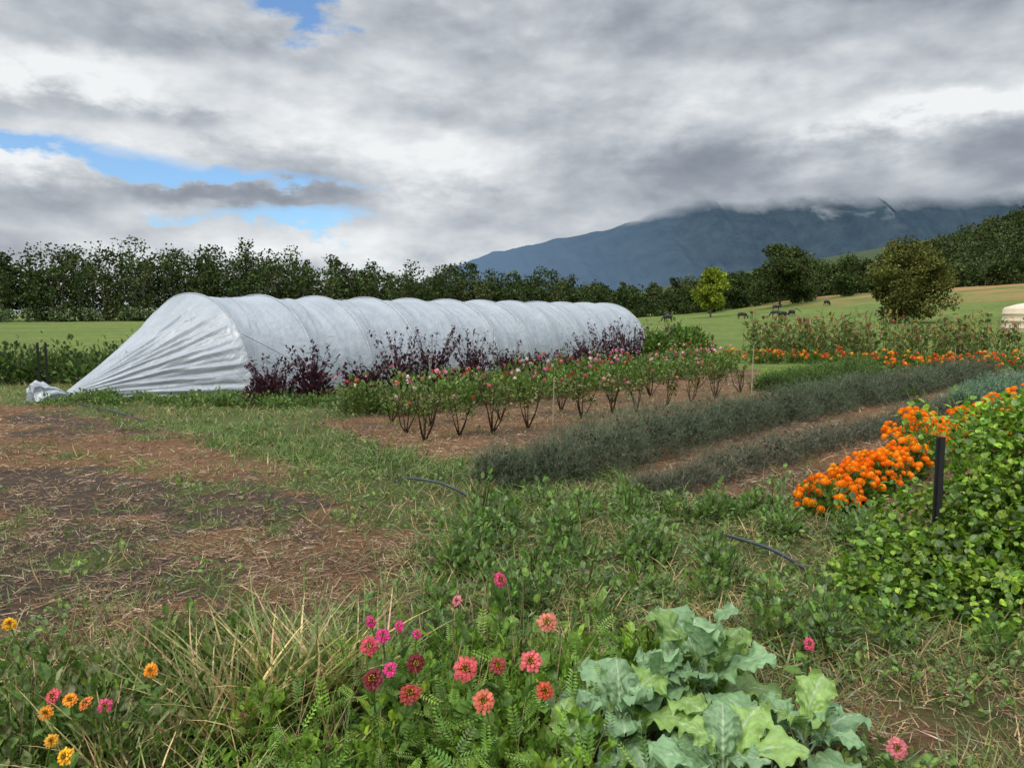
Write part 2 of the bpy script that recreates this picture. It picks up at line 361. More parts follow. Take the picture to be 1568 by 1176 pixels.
def hose(pts,name,r=.012):
    cu=bpy.data.curves.new(name,'CURVE');cu.dimensions='3D';cu.bevel_depth=r;cu.bevel_resolution=3
    sp=cu.splines.new('BEZIER');sp.bezier_points.add(len(pts)-1)
    for i,(x,y,dz) in enumerate(pts):
        b=sp.bezier_points[i];b.co=(x,y,float(H(x,y))+r+dz);b.handle_left_type=b.handle_right_type='AUTO'
    cu.materials.append(M_hose);o=bpy.data.objects.new(name,cu);scene.collection.objects.link(o)
HOSES=[[(1.48,5.95,.0),(1.6,5.78,.06),(1.76,5.5,.085),(1.9,5.28,.08),(2.04,5.05,.02)],[(-1.25,7.9,.0),(-1.1,7.7,.07),(-.85,7.5,.09),(-.64,7.35,.08),(-.45,7.3,.0)]]
for hp in HOSES: hose(hp,'irrigation_hose',.0125)
hose([(-8.5,14.6,.03),(-7,13.2,.05),(-6,12.2,.03)],'irrigation_hose',.012)
def nearhose(x,y):
    d=9.
    for hp in HOSES:
        for q in hp: d=min(d,math.hypot(x-q[0],(y-q[1]+.15)*.7))
    return d
# ---------------------------------------------------------------- garden rows
PUR=[(.045,.018,.028),(.07,.025,.04),(.03,.015,.02),(.09,.04,.05)]
GRN=[(.06,.12,.03),(.09,.16,.04),(.05,.09,.03),(.12,.2,.05)]
for (x,y,r,h) in [(-4.9,15.0,.55,.75),(-4.1,15.4,.5,1.0),(-3.3,16.6,.45,.65),(-2.6,17.3,.6,1.15),(-1.9,17.8,.6,1.2),(-1.0,18.7,.6,1.1),(-.1,19.6,.55,.85),(.7,20.6,.45,.7),(1.7,22.6,.5,.6),(2.4,24.2,.6,.95),(3.3,25.7,.7,1.35),(4.2,27,.7,1.3),(5.3,28.4,.7,1.3)]:
    a=Acc();bush(a,x,y,r,h*.72,620,T_leaf,.095,PUR,.4,.6,0,None,h*.3,stems=18,scol=(.05,.025,.025))
    for i in range(20):
        ph=rng.random()*6.28;q=rng.random();b0=A(x+math.cos(ph)*r*.4*q,y+math.sin(ph)*r*.4*q,.3*h);b1=A(x+math.cos(ph)*r*(.5+.9*q),y+math.sin(ph)*r*(.5+.9*q),h*(.75+.5*rng.random()))
        a.tubes(b0,b1,.006,.003,A(.06,.02,.03)[None],3)
        m=16;tq=rng.random((m,1))*.8+.25;a.inst(T_leaf,b0*(1-tq)+b1*tq+rng.normal(size=(m,3))*.02,rdir(m,.3),.05+.05*rng.random(m),pal(PUR,m))
    a.make('purple_leaf_shrub',M_purple)
for (x,y,r,h) in [(6.3,28.6,.8,1.4),(7.2,29.4,.8,1.2),(5.2,27.0,.5,1.2)]:
    a=Acc();bush(a,x,y,r,h,1100,T_leaf,.16,GRN,.3,.5,0,None,.3);a.make('green_leaf_shrub',M_leaf)
a=Acc();f=Acc()
PK=[(.60,.10,.2),(.7,.3,.38),(.75,.6,.56),(.45,.02,.04),(.6,.2,.1),(.65,.2,.32)]
n=26
for i in range(n):
    q=i/(n-1);x=-2.8+9.1*q+rng.normal()*.15;y=13.2+11*q+rng.normal()*.15;h=.55+.28*rng.random()
    bush(a,x,y,.5,h,360,T_leaf,.09,[(.055,.095,.03),(.075,.12,.04),(.10,.145,.055)],.5,.5,0,None,.25)
    bush(a,x+.9,y-.2,.4,h*.85,220,T_leaf,.085,GRN,.5,.5,0,None,.2)
    m=6;px=x+rng.normal(size=m)*.3+rng.integers(0,2,m)*.8;py=y+rng.normal(size=m)*.3;pz=h*(.8+.35*rng.random(m))
    P=np.stack([px,py,pz],1);f.inst(T_pomS,P,rdir(m,.8)+A(0,-.6,0),.025+.022*rng.random(m),pal(PK,m,.2))
a.make('dahlia_row',M_leaf);o=f.make('blooms',M_petal);o.parent=bpy.data.objects['dahlia_row']
for (x,y,h) in [(-1.23,10.4,.82),(-.78,11.0,.7),(-.3,11.3,.8),(.25,11.75,.8),(1.2,12.8,.8),(1.83,13.6,.75),(2.25,13.5,.7),(3.0,14.5,.8),(3.6,15.0,.8),(4.3,15.8,.8),(-.2,12.6,.75),(.9,13.7,.8),(2.0,15.0,.8),(-1.3,11.9,.7),(5.2,17,.8),(3.0,16.2,.8),(4.4,17.8,.9),(-2.0,12.3,.7),(-1.6,11.2,.6)]:
    a=Acc();z=float(H(x,y));nb=rng.integers(4,8);h*=.85+.25*rng.random();lean=rng.normal(size=2)*.06
    kk=rng.random()
    for i in range(nb):
        ph=6.28*i/nb+rng.random()*1.1;sp=.06+.26*rng.random();hk=.65+.35*rng.random()
        p0=A(x,y,z-.02);p1=A(x+lean[0]*.5+math.cos(ph)*sp*.45+rng.normal()*.02,y+lean[1]*.5+math.sin(ph)*sp*.45,z+h*(.22+.15*rng.random()));p2=A(x+lean[0]+math.cos(ph)*sp,y+lean[1]+math.sin(ph)*sp,z+h*hk)
        a.tubes(p0,p1,.014,.009,A(.03,.02,.014)[None],5);a.tubes(p1,p2,.008,.004,A(.035,.022,.016)[None],4)
        for j in range(3):
            tb=.2+.6*rng.random();pb=p1*(1-tb)+p2*tb
            p3=pb+A(rng.normal()*.09,rng.normal()*.09,.06+.14*rng.random());a.tubes(pb,p3,.005,.0025,A(.05,.04,.02)[None],3)
            m=int(7+11*kk);tq=rng.random((m,1));a.inst(T_leaf,pb*(1-tq)+p3*tq+rng.normal(size=(m,3))*.045,rdir(m,.1),.035+.035*rng.random(m),pal([(.07,.11,.035),(.10,.135,.05),(.15,.15,.07),(.05,.08,.03)],m)*.88,rng.normal(size=m)*.5)
        if rng.random()<.3: a.inst(T_pom,(p2+A(0,0,.04))[None],A([0,-.4,1]),A(.025+.014*rng.random()),pal(PK[:4],1,.2)*A(.7,.7,.95))
    m=60;P=PZ(x+rng.normal(size=m)*.14,y+rng.normal(size=m)*.14,.01);a.inst(T_bl,P,rdir(m,.8),.06+.08*rng.random(m),pal(GR,m),None,1.3)
    a.make('rose_bush',M_leaf)
def feather_row(name,pts,w,h,nb,cols,ln=.1,per=26,ww=1.0,core=.45):
    pts=A(*pts);seg=np.linalg.norm(np.diff(pts,axis=0),axis=1);cum=np.concatenate([[0],np.cumsum(seg)])
    a=Acc()
    def frame(m,pw):
        t=(rng.random(m)**pw)*cum[-1];cx=np.interp(t,cum,pts[:,0]);cy=np.interp(t,cum,pts[:,1])
        j=np.clip(np.searchsorted(cum,t)-1,0,len(seg)-1);dd=np.diff(pts,axis=0)[j]/seg[j][:,None]
        lump=.56+.44*np.abs(np.sin(t*math.pi/.62+4*fbm(t*.8,t*0,5,2)))+.8*(fbm(t*2.2,t*0+3,171,3)-.5)
        return t,cx,cy,-dd[:,1],dd[:,0],lump*(.6+.4*sst(0,.5,t))
    m=int(nb*core);t,cx,cy,nx,ny,lump=frame(m,1.15);ph=rng.random(m)*math.pi;rad=rng.random(m)**.4*lump*.8
    off=np.cos(ph)*w*.5*rad;P=np.stack([cx+nx*off,cy+ny*off,H(cx,cy)+np.sin(ph)*h*rad],1)
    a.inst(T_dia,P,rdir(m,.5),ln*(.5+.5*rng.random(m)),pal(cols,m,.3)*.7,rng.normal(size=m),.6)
    t,cx,cy,nx,ny,lump=frame(nb,1.25);ph=rng.random(nb)*math.pi;rad=rng.random(nb)**.3*lump
    off=np.cos(ph)*w*.5*rad;zz=np.sin(ph)*h*rad
    P=np.stack([cx+nx*off,cy+ny*off,H(cx,cy)+zz*.9+.01],1);P+=rng.normal(size=P.shape)*.025
    D=np.stack([nx*np.cos(ph)*.8,ny*np.cos(ph)*.8,np.sin(ph)*.5+.3],1)+rng.normal(size=(nb,3))*.45
    D/=np.linalg.norm(D,axis=1,keepdims=True)
    c=pal(cols,nb,.35)*(.7+.6*fbm(t*2,off*6,175,2))[:,None]
    k=per;tt=np.tile(np.linspace(0,1,k),nb)[:,None];PP=np.repeat(P,k,0)+np.repeat(D,k,0)*tt*ln*1.4;DD=np.repeat(D,k,0)*.7+rng.normal(size=(nb*k,3))*.6
    cyr=np.repeat(cy,k)
    a.inst(T_thin,PP,DD,ln*.5*(.5+rng.random(nb*k))*(1-.4*tt[:,0]),np.repeat(c,k,0)*(.8+.4*rng.random((nb*k,1))),None,(.5+.10*cyr)*ww)
    return a.make(name,M_feather)
FE=[(.078,.10,.066),(.06,.08,.053),(.10,.12,.082),(.105,.12,.09)]
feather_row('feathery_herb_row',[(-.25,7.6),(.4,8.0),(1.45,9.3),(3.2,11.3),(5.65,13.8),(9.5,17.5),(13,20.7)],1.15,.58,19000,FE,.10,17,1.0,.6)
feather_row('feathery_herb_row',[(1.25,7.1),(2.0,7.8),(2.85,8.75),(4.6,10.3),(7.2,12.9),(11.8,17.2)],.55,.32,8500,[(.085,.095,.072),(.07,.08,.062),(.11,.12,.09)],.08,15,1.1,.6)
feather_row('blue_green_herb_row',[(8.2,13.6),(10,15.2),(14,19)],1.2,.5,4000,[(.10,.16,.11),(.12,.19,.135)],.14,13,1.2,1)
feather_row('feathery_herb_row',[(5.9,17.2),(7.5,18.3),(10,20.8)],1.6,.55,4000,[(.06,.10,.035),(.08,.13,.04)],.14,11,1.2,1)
feather_row('lettuce_bed',[(6.8,20.0),(9.5,21.5)],1.0,.3,1200,[(.16,.27,.05),(.13,.22,.05)],.12,10,2,1)
OR=[(.95,.26,.005),(.98,.31,.01),(.9,.20,.004),(1.0,.38,.012)]
def marigold(pts,n,w,h,fs,name,cols,T=T_pom,nf=9,leafn=300):
    pts=A(*pts);seg=np.linalg.norm(np.diff(pts,axis=0),axis=1);cum=np.concatenate([[0],np.cumsum(seg)])
    a=Acc();f=Acc()
    for i in range(n):
        t=cum[-1]*(i+.5)/n;x=np.interp(t,cum,pts[:,0])+rng.normal()*w*.15;y=np.interp(t,cum,pts[:,1])+rng.normal()*w*.15;hh=h*(.75+.45*rng.random())
        bush(a,x,y,w*.5,hh*.9,leafn,T_leaf,.05+.0015*y,[(.05,.10,.025),(.07,.13,.03)],.4,.5)
        k=max(1,int(nf*(.5+.9*rng.random())));d=rdir(k);d[:,2]=np.abs(d[:,2])*.8+.25;d/=np.linalg.norm(d,axis=1,keepdims=True)
        P=np.stack([x+d[:,0]*w*.58,y+d[:,1]*w*.58,H(x,y)+hh*(.2+.88*d[:,2])],1)
        f.inst(T,P,d+A(0,-.2,.5),fs*(.6+.6*rng.random(k)),pal(cols,k,.12,.05))
    o=a.make(name,M_leaf);q=f.make('blooms',M_petal);q.parent=o
marigold([(2.65,6.5),(3.5,7.35),(4.35,8.25)],14,.46,.34,.036,'marigold_row',OR,nf=32)
marigold([(4.6,8.6),(5.35,9.4),(7.9,11.6),(11,14.2)],24,.6,.52,.042,'marigold_row',OR,nf=34)
MX=[(.85,.25,.01),(.75,.12,.01),(.85,.38,.02),(.55,.05,.02)]
marigold([(7.5,27.5),(10,27.2),(14,25.9),(17.5,25),(23,24)],46,.7,.5,.055,'marigold_row',MX,T_pomS,9,150)
marigold([(12,23.5),(16,22.9),(20,22)],22,.7,.45,.055,'marigold_row',MX,T_pomS,10,150)
a=Acc();f=Acc()
for i in range(260):
    x=10.3+11*rng.random();y=29+6*rng.random();h=.8+.9*rng.random()*(.6+.8*float(fbm(x*.6,y*.6,77,2)))
    z=float(H(x,y));a.tubes(A(x,y,z),A(x+.05,y,z+h),.012,.006,A(.08,.13,.04)[None],3)
    m=20;P=np.stack([np.full(m,x),np.full(m,y),z+h*rng.random(m)],1)+rng.normal(size=(m,3))*.12
    if rng.random()<.6: a.inst(T_leaf,P,rdir(m,.2),.14+.14*rng.random(m),pal([(.05,.09,.025),(.08,.12,.035),(.11,.10,.05)],m),None,1.0)
    else: a.inst(T_bl,P,rdir(m,.6),.3+.3*rng.random(m),pal([(.07,.13,.035),(.10,.15,.05),(.18,.15,.08)],m),None,1.8)
    if rng.random()<.45:
        f.inst(T_pomS,A([x,y,z+h+.03],[x+.15,y,z+h*.8]),A([0,-.4,1],[0,-.6,1]),np.full(2,.05),pal([(.5,.1,.15),(.6,.25,.05),(.35,.05,.05)],2))
o=a.make('tall_flower_bed',M_leaf);q=f.make('blooms',M_petal);q.parent=o
a=Acc()
for i in range(34):
    x=-20+10.5*i/33;y=19.5+rng.normal()*.5-.12*(x+14);bush(a,x,y,.7,.7+.5*rng.random(),260,T_leaf,.13,[(.05,.09,.03),(.07,.12,.035),(.04,.07,.03)],.4,.5,0,None,.3)
a.make('berry_row',M_leaf)
a=Acc()
for i in range(60):
    q=rng.random();x=-8.8+5.2*q+rng.normal()*.2;y=15.2-.5*q+rng.normal()*.35;bush(a,x,y,.3,.14+.14*rng.random(),90,T_leaf,.07,[(.09,.16,.05),(.07,.12,.045)],.4,.5,stems=0)
a.make('squash_vines',M_leaf)
a=Acc()
for i in range(170):
    q=rng.random();x=-5.5+6.5*q+rng.normal()*.5;y=11.9-4.9*q+rng.normal()*.5
    if nearhose(x,y)<.35: continue
    m=60;P=PZ(x+rng.normal(size=m)*.13,y+rng.normal(size=m)*.13);a.inst(T_bl2,P,rdir(m,1.3),.10+.18*rng.random(m)*(.5+q),pal([(.11,.19,.05),(.08,.14,.04),(.14,.2,.09)],m)*(.6+.7*rng.random()),rng.normal(size=m)*.5,1.0)
for i in range(170):
    y=3.7*(12/3.7)**rng.random();x=-.75*y+rng.random()*(.75*y-.6)
    m=22;sc=.5+.9*rng.random();P=PZ(x+rng.normal(size=m)*.08*sc,y+rng.normal(size=m)*.08*sc);a.inst(T_bl2,P,rdir(m,.8),(.06+.10*rng.random(m))*sc,pal([(.11,.18,.05),(.08,.14,.04),(.14,.2,.08)],m)*(.7+.6*rng.random()),rng.normal(size=m)*.5,1.3)
for i in range(460):
    x=-.8+4.4*rng.random();y=3.7+3.4*rng.random()
    if (x>1.2 and y>6.2) or nearhose(x,y)<.36: continue
    r_=rng.random();pl=[(.12,.2,.06),(.08,.14,.045),(.22,.22,.11),(.11,.18,.09),(.34,.27,.15)] if r_<.4 else ([(.13,.2,.06),(.09,.16,.05)] if r_<.7 else [(.30,.24,.14),(.38,.30,.19),(.2,.2,.1)])
    m=45;P=PZ(x+rng.normal(size=m)*.10,y+rng.normal(size=m)*.10);a.inst(T_bl2,P,rdir(m,1.1 if r_<.7 else .5),.10+.20*rng.random(m),pal(pl,m)*(.6+.65*rng.random()),rng.normal(size=m)*.5,.85)
a.make('grass_tussocks',M_grass)
a=Acc()
for i in range(95):
    x=-.5+3.2*rng.random();y=3.7+3.1*rng.random();h=.12+.28*rng.random()
    if nearhose(x,y)<.38: continue
    bush(a,x,y,.17,h,100,T_leaf,.055,[(.07,.14,.04),(.10,.18,.05),(.09,.14,.08)],.4,.5,stems=5)
a.make('leafy_weeds',M_leaf)
# ---------------------------------------------------------------- climbing beans
BG=[(.09,.18,.025),(.13,.24,.03),(.05,.10,.02),(.19,.30,.05)]
a=Acc()
def blob(cx,cy,cz,rx,ry,rz,n,size):
    d=rdir(n);rad=rng.random(n)**.25;l=.6+.8*fbm(d[:,0]*2.8+cx,d[:,2]*2.8+d[:,1],181,3)
    P=np.stack([cx+d[:,0]*rx*rad*l,cy+d[:,1]*ry*rad*l,np.maximum(.03,cz+d[:,2]*rz*rad*l)],1)
    D=d*.3+rdir(n)*.5;D[:,2]-=.35
    a.inst(T_heart,P,D,size*(.45+.9*rng.random(n)),pal(BG,n,.35)*(.7+.55*rng.random()),rng.normal(size=n)*.5)
for c in [(3.32,4.95,.75,.36,.33,.54,2200),(3.7,5.1,.8,.4,.35,.52,1800),(3.15,4.7,.42,.40,.35,.42,1800),(3.1,4.6,.22,.42,.38,.35,1300),(3.45,4.3,.32,.5,.4,.42,1700),(2.45,4.5,.2,.40,.38,.32,1200),(2.2,4.35,.08,.33,.33,.24,800),(2.72,4.9,.32,.32,.25,.4,1100),(2.85,4.15,.10,.4,.33,.28,1000),(4.4,5.5,.8,.6,.5,.55,1500)]:
    blob(*c,.046)
for i in range(44):
    x=2.9+1.2*rng.random();y=4.7+.6*rng.random();b0=A(x,y,.8);b1=A(x+rng.normal()*.18,y+rng.normal()*.15,1.08+.25*rng.random())
    a.tubes(b0,b1,.003,.002,A(.1,.2,.04)[None],3);m=12;tq=rng.random((m,1));a.inst(T_heart,b0*(1-tq)+b1*tq+rng.normal(size=(m,3))*.03,rdir(m,-.2),.03+.03*rng.random(m),pal(BG,m))
a.make('climbing_bean_vine',M_bean)
# ---------------------------------------------------------------- kale
def kale(x,y,n,L0,seed,h0=.12):
    r=np.random.default_rng(seed);a=Acc();z=float(H(x,y))
    a.tubes(A(x,y,z-.02),A(x,y,z+h0+.08),.02,.016,A(.16,.22,.12)[None],8)
    for i in range(n):
        q=i/n;ph=i*2.4+r.random()*.5;Ln=L0*(.65+.55*r.random())*(1-.35*q);e0=R(32+46*q+r.normal()*8);e1=e0-R(60+40*r.random()-30*q)
        ns,nw=48,31;s=np.linspace(0,1,ns);e=e0+(e1-e0)*s**1.4;ds=Ln/(ns-1)
        rr=np.cumsum(np.cos(e))*ds;zz=np.cumsum(np.sin(e))*ds
        sb=np.clip((s-.24)/.76,0,1)
        f1,f2=r.random(2)*6
        tt=np.linspace(-1,1,nw)[None,:];sg=np.sign(tt)
        W0=Ln*.38*(sb**.40)*(np.clip(1-sb**4,0,1)**.5)
        W0=np.where(s<.24,.006+.02*np.maximum(0,np.sin(s*34))**2*(s>.10),np.maximum(W0,.006))
        edge=1+.34*(fbm(s[:,None]*6+f1*3+sg*5,s[:,None]*0+seed,seed+i,2)-.5)
        edge=edge+.14*(fbm(s[:,None]*34+f2*3+sg*9,s[:,None]*0+i,seed+i+9,2)-.5)
        W=W0[:,None]*np.where(sb[:,None]>0,edge,1)
        dirh=A(math.cos(ph),math.sin(ph),0);side=A(-math.sin(ph),math.cos(ph),0)
        mid=np.stack([x+dirh[0]*rr,y+dirh[1]*rr,z+h0+q*.12+zz],1)
        nr=np.stack([-np.sin(e)*dirh[0],-np.sin(e)*dirh[1],np.cos(e)],1)
        at_=np.abs(tt);on=(sb[:,None]>0)
        ruf=(.018*at_**2.2*np.sin(s[:,None]*(20+6*r.random())+sg*1.5+f1+2*fbm(s[:,None]*4,tt*0+i,3,2))+.008*at_**4*np.sin(s[:,None]*60+sg*2+f2)+.12*W*at_**1.5*(1-1.3*sb[:,None])+.03*(fbm(s[:,None]*4+i,tt*2+i,seed)-.5)*2*at_**.5)*on
        V=mid[:,None,:]+side*(W*tt)[...,None]+nr[:,None,:]*ruf[...,None]
        ven=((s[:,None]-at_*W/Ln*.9)*8)%1-.5
        V=V+nr[:,None,:]*((.006*np.abs(ven)*2*(1-at_**2)*on+.009*(fbm(s[:,None]*22,tt*9+i,seed+2,2)-.5)*on)[...,None])
        vein=np.exp(-(tt*W/.0032)**2)+.40*np.exp(-(ven/.06)**2)*(sb[:,None]>.02)*(1-at_*.9)
        vein=np.clip(vein,0,1)[...,None]
        base=A(.225,.365,.17)*(.8+.4*r.random())*(A(1.15,1.08,.6) if r.random()<.35 else A(1,1,1.02))
        C=base*(1-vein)+A(.42,.52,.32)*vein
        C=C*(.7+.6*fbm(s[:,None]*6+i,tt*3,5))[...,None]
        a.grid(V,C)
    return a.make('kale_plant',M_kale)
kale(.42,2.78,12,.38,1);kale(.80,2.97,14,.42,2,.18);kale(.74,2.5,12,.36,3,.1);kale(1.14,2.78,11,.36,4,.06);kale(.24,2.6,8,.29,5,.05);kale(.60,2.9,9,.31,6,.2)
# ---------------------------------------------------------------- zinnias
def T_petalring(n,l,w,lift,r0=.25,z=0):
    q=[]
    for i in range(n):
        t=2*math.pi*(i+.5*rng.random())/n;c,s=math.cos(t),math.sin(t);d=np.array([c,0,s]);sd_=np.array([-s,0,c]);up=np.array([0,1,0])
        li=lift*(.5+.9*rng.random());ll=l*(.82+.3*rng.random())
        a0=d*r0+up*z;a1=d*(r0+ll*.6)+up*(z+li*.8);a2=d*(r0+ll)+up*(z+li*.7-.08*rng.random())
        q.append([a0-sd_*w*.25,a0+sd_*w*.25,a1+sd_*w*.5,a1-sd_*w*.5]);q.append([a1-sd_*w*.5,a1+sd_*w*.5,a2+sd_*w*.30,a2-sd_*w*.30])
    return A(*q)
PINK=(.75,.10,.2);HOT=(.78,.05,.26);COR=(.72,.16,.12);SAL=(.72,.25,.16);MAR=(.22,.025,.03);ORG=(.95,.33,.02);YEL=(.95,.5,.02)
Z=[(-.058,3.41,.56,PINK,1),(-.249,3.31,.5,(.75,.25,.3),.7),(.149,3.07,.5,SAL,1.15),(-.598,3.07,.5,HOT,.7),(-.532,2.98,.48,HOT,.8),(-.47,3.03,.5,HOT,.6),(-.388,2.95,.5,HOT,.55),(-.575,2.906,.47,(.7,.09,.13),1),(-.375,2.80,.45,MAR,1),(-.526,2.73,.42,MAR,1.15),(-.465,2.75,.45,HOT,.75),(-.372,2.62,.42,(.4,.06,.04),1.1),(-.174,2.71,.47,(.72,.12,.12),1.25),(-.055,2.78,.45,(.35,.07,.05),.9),(.072,2.75,.48,(.75,.15,.15),1.15),(-.10,2.57,.42,(.7,.18,.1),1.1),(.122,2.68,.4,(.6,.1,.04),.9),(-1.685,2.64,.4,(.7,.1,.12),.8),(-1.61,2.617,.4,ORG,.7),(-1.55,2.61,.39,(.8,.25,.06),.7),(-1.48,2.61,.38,PINK,.7),(-1.69,2.6,.36,ORG,.7),(-1.373,2.74,.45,ORG,.75),(-2.28,3.29,.4,YEL,.8),(-1.469,2.345,.35,YEL,.8),(-1.56,2.42,.36,(.8,.4,.03),.6),(1.38,2.56,.25,(.7,.2,.22),1.0),(1.31,3.19,.35,PINK,.75)]
for (x,y,z,c,sc) in Z:
    a=Acc();g0=float(H(x,y));bx,by=x+rng.normal()*.04,y+.05+rng.random()*.08
    b0=A(bx,by,g0-.02);m1=A((bx+x)/2+rng.normal()*.02,(by+y)/2,z*.55);top=A(x,y,z)
    a.tubes(np.stack([b0,m1]),np.stack([m1,top]),A(.0045,.004),A(.004,.0035),A(.16,.25,.05)[None],5)
    m=12;tq=rng.random(m)*.85;P=b0*(1-tq[:,None])+top*tq[:,None];a.inst(T_leaf,P,rdir(m,.3),.05+.05*rng.random(m),pal([(.11,.2,.04),(.15,.26,.05)],m),rng.normal(size=m)*.3)
    r=.038*sc;D=A([rng.normal()*.5,-.6-.7*rng.random(),.5+.6*rng.random()])
    cc=A(*c)
    for k,(nn_,l,w,li,zz,mul) in enumerate([(13,.80,.40,.04,0,.85),(12,.66,.36,.2,.08,1.0),(8,.42,.30,.3,.16,1.1)]):
        T=T_petalring(nn_,l,w,li,.22,zz)
        nq=len(T);Vq=Acc();Vq.inst(T,top[None],D,A(r),(cc*mul)[None]);V=Vq.V[0].reshape(-1,4,3)
        CC=(cc*mul)[None]*(.7+.5*np.repeat(rng.random((nq//2,1)),2,0))*A(1,1,1);CC=np.repeat(CC[:,None,:],4,1);CC[0::2,:2]*=.55
        a.quads(V,np.clip(CC,0,1))
    a.inst(T_pommake(16,.5,.1)*.36+A(0,.12,0),top[None],D,A(r),A([.12,.03,.015]))
    a.inst(T_petalring(9,.12,.08,.15,.20,.42),top[None],D,A(r),A([.8,.45,.03]))
    a.make('zinnia_plant',M_petal)
# ---------------------------------------------------------------- foreground foliage
a=Acc()
m=700
x=-1.0+1.5*rng.random(m);y=2.2+1.25*rng.random(m);zz=.06+.28*rng.random(m)
P=np.stack([x,y,zz],1);a.inst(T_pin,P,rdir(m,.5),.07+.08*rng.random(m),pal([(.09,.18,.035),(.12,.23,.045),(.07,.13,.03),(.15,.25,.07)],m,.3),rng.normal(size=m)*.4)
a.make('fern_leaf_plants',M_leaf)
a=Acc()
for i in range(190):
    x=-2.3+3.3*rng.random();y=2.25+1.4*rng.random()
    if x>.3 and y<3.1: continue
    h=.14+.26*rng.random();gr=x<-1.2
    bush(a,x,y,.15,h,110,T_leaf if rng.random()<.7 else T_nar,.035+.035*rng.random(),[(.06,.11,.03),(.09,.15,.04),(.12,.15,.08)] if gr else [(.07,.14,.025),(.11,.2,.035),(.15,.25,.045)],.4,.5,stems=5)
a.make('leafy_undergrowth',M_leaf)
a=Acc()
for (x,y,hh,n) in [(-.95,3.15,.72,160),(-1.15,2.9,.68,150),(-.72,3.3,.6,110),(-1.5,2.6,.52,110),(-1.35,3.2,.52,100),(-1.8,2.7,.42,80),(-.7,2.7,.42,60),(-1.0,2.45,.46,90),(.2,3.6,.36,50),(-2.1,3.1,.4,80),(-1.7,3.3,.4,70),(-.3,3.5,.36,50),(-1.25,2.5,.46,90),(-2.0,2.5,.36,60)]:
    P=PZ(x+rng.normal(size=n)*.08,y+rng.normal(size=n)*.08,-.01);D=rdir(n,1.9)
    a.inst(T_bl3,P,D,hh*(.55+.6*rng.random(n)),pal([(.12,.19,.05),(.09,.15,.04),(.24,.24,.10),(.38,.31,.17),(.17,.24,.09),(.46,.38,.24)],n,.3),rng.normal(size=n)*.8,.8)
a.make('tall_grass_clump',M_grass)
a=Acc()
for i in range(240):
    x=-2.4+2.6*rng.random();y=2.5+1.4*rng.random();P0=A(x,y,0);P1=A(x+rng.normal()*.12,y+rng.normal()*.12,.2+.3*rng.random());a.tubes(P0,P1,.0022,.0013,A(.35,.24,.13)[None],3)
a.make('dry_stalks',M_dry)
# ---------------------------------------------------------------- trees
def tree(acc,x,y,h,w,n,ls,cols,crown0=.2,ncl=16,tr=None,bark=(.09,.075,.06),low=.12,cr_=.13):
    z0=float(H(x,y));r=rng
    if tr is None: tr=h*.02
    acc.tubes(A(x,y,z0-.3),A(x,y,z0+h*.55),tr,tr*.5,A(*bark)[None],6)
    cs=[]
    for i in range(ncl):
        ph=r.random()*6.283;q=r.random()**.5;u=(i+r.random())/ncl
        prof=math.sin(math.pi*(low+(.92-low)*u))**.7
        cx=x+math.cos(ph)*w*.5*q*prof*.8;cy=y+math.sin(ph)*w*.5*q*prof*.8;cz=z0+h*(crown0+(.93-crown0)*u)
        cr=w*(cr_+.11*r.random());cs.append((cx,cy,cz,cr))
        acc.tubes(A(x,y,z0+h*(.15+.4*u)),A(cx,cy,cz),tr*.35,tr*.12,A(*bark)[None],3)
    cs=A(*cs);i=r.integers(0,ncl,n);d=rdir(n);d[:,2]=d[:,2]*.8+.15
    rad=(.35+.7*r.random(n)**.6)[:,None]
    P=cs[i,:3]+d*cs[i,3:4]*rad*A(1,1,.8)
    tone=(.6+.8*r.random(ncl))[i][:,None]
    C=pal(cols,n,.3,.06)*tone
    acc.inst(T_dia,P,d*.5+rdir(n)*.7,ls*(.6+.8*r.random(n)),C,r.normal(size=n),1.6)
DK=[(.038,.06,.022),(.048,.075,.028),(.03,.048,.02),(.06,.08,.032)]
a=Acc()
us=A([-260,130,19],[-140,158,18.5],[-116,160,20],[-85,178,21.5],[-64,185,22],[-55,190,20],[-36,198,17],[-22,212,18],[0,225,17.5],[20,238,16],[46,256,13.2],[80,275,13.5],[110,290,16],[150,300,18])
cumx=us[:,0]
for row in range(5):
    x=-200
    while x<120:
        x+=(3.0+2.4*rng.random()) if row<3 else (3.6+6*rng.random())
        y=np.interp(x,cumx,us[:,1])+row*6+rng.normal()*2.5;hb=np.interp(x,cumx,us[:,2])
        big=1.0
        if row<3: h=hb*(.58+.09*row)*(.75+.4*rng.random());w=h*(.5+.4*rng.random())
        else:
            h=hb*(.72+.34*rng.random());w=h*(.35+.55*rng.random())
            if rng.random()<.35: h*=.95;w=h*(.85+.3*rng.random());big=1.9
        tint=DK if rng.random()<.65 else [(.06,.08,.03),(.065,.08,.038),(.05,.06,.03)]
        if rng.random()<.08: tint=[(.085,.10,.045),(.07,.085,.04)]
        tree(a,x,y,h,w,520 if row<3 else int(850*big),.58,tint,crown0=.04 if row<2 else .16,ncl=14 if row<3 else 18,bark=(.12,.11,.09),low=.3 if row<3 else .2,cr_=.15 if row<3 else .11)
a.make('distant_treeline',M_tree)
a=Acc()
for i in range(170):
    x=-180+290*rng.random();y=np.interp(x,cumx,us[:,1])-3-4*rng.random()
    hh=1.8+3*rng.random();tree(a,x,y,hh,hh*1.7,170,.45,DK+[(.09,.12,.05)],crown0=0.05,ncl=6)
for i in range(16):
    x=-110+32*rng.random();y=np.interp(x,cumx,us[:,1])-8;tree(a,x,y,2.6,5,260,.35,[(.13,.17,.10),(.16,.2,.13),(.08,.12,.05)],crown0=.05,ncl=7)
a.make('forest_edge_shrubs',M_tree)
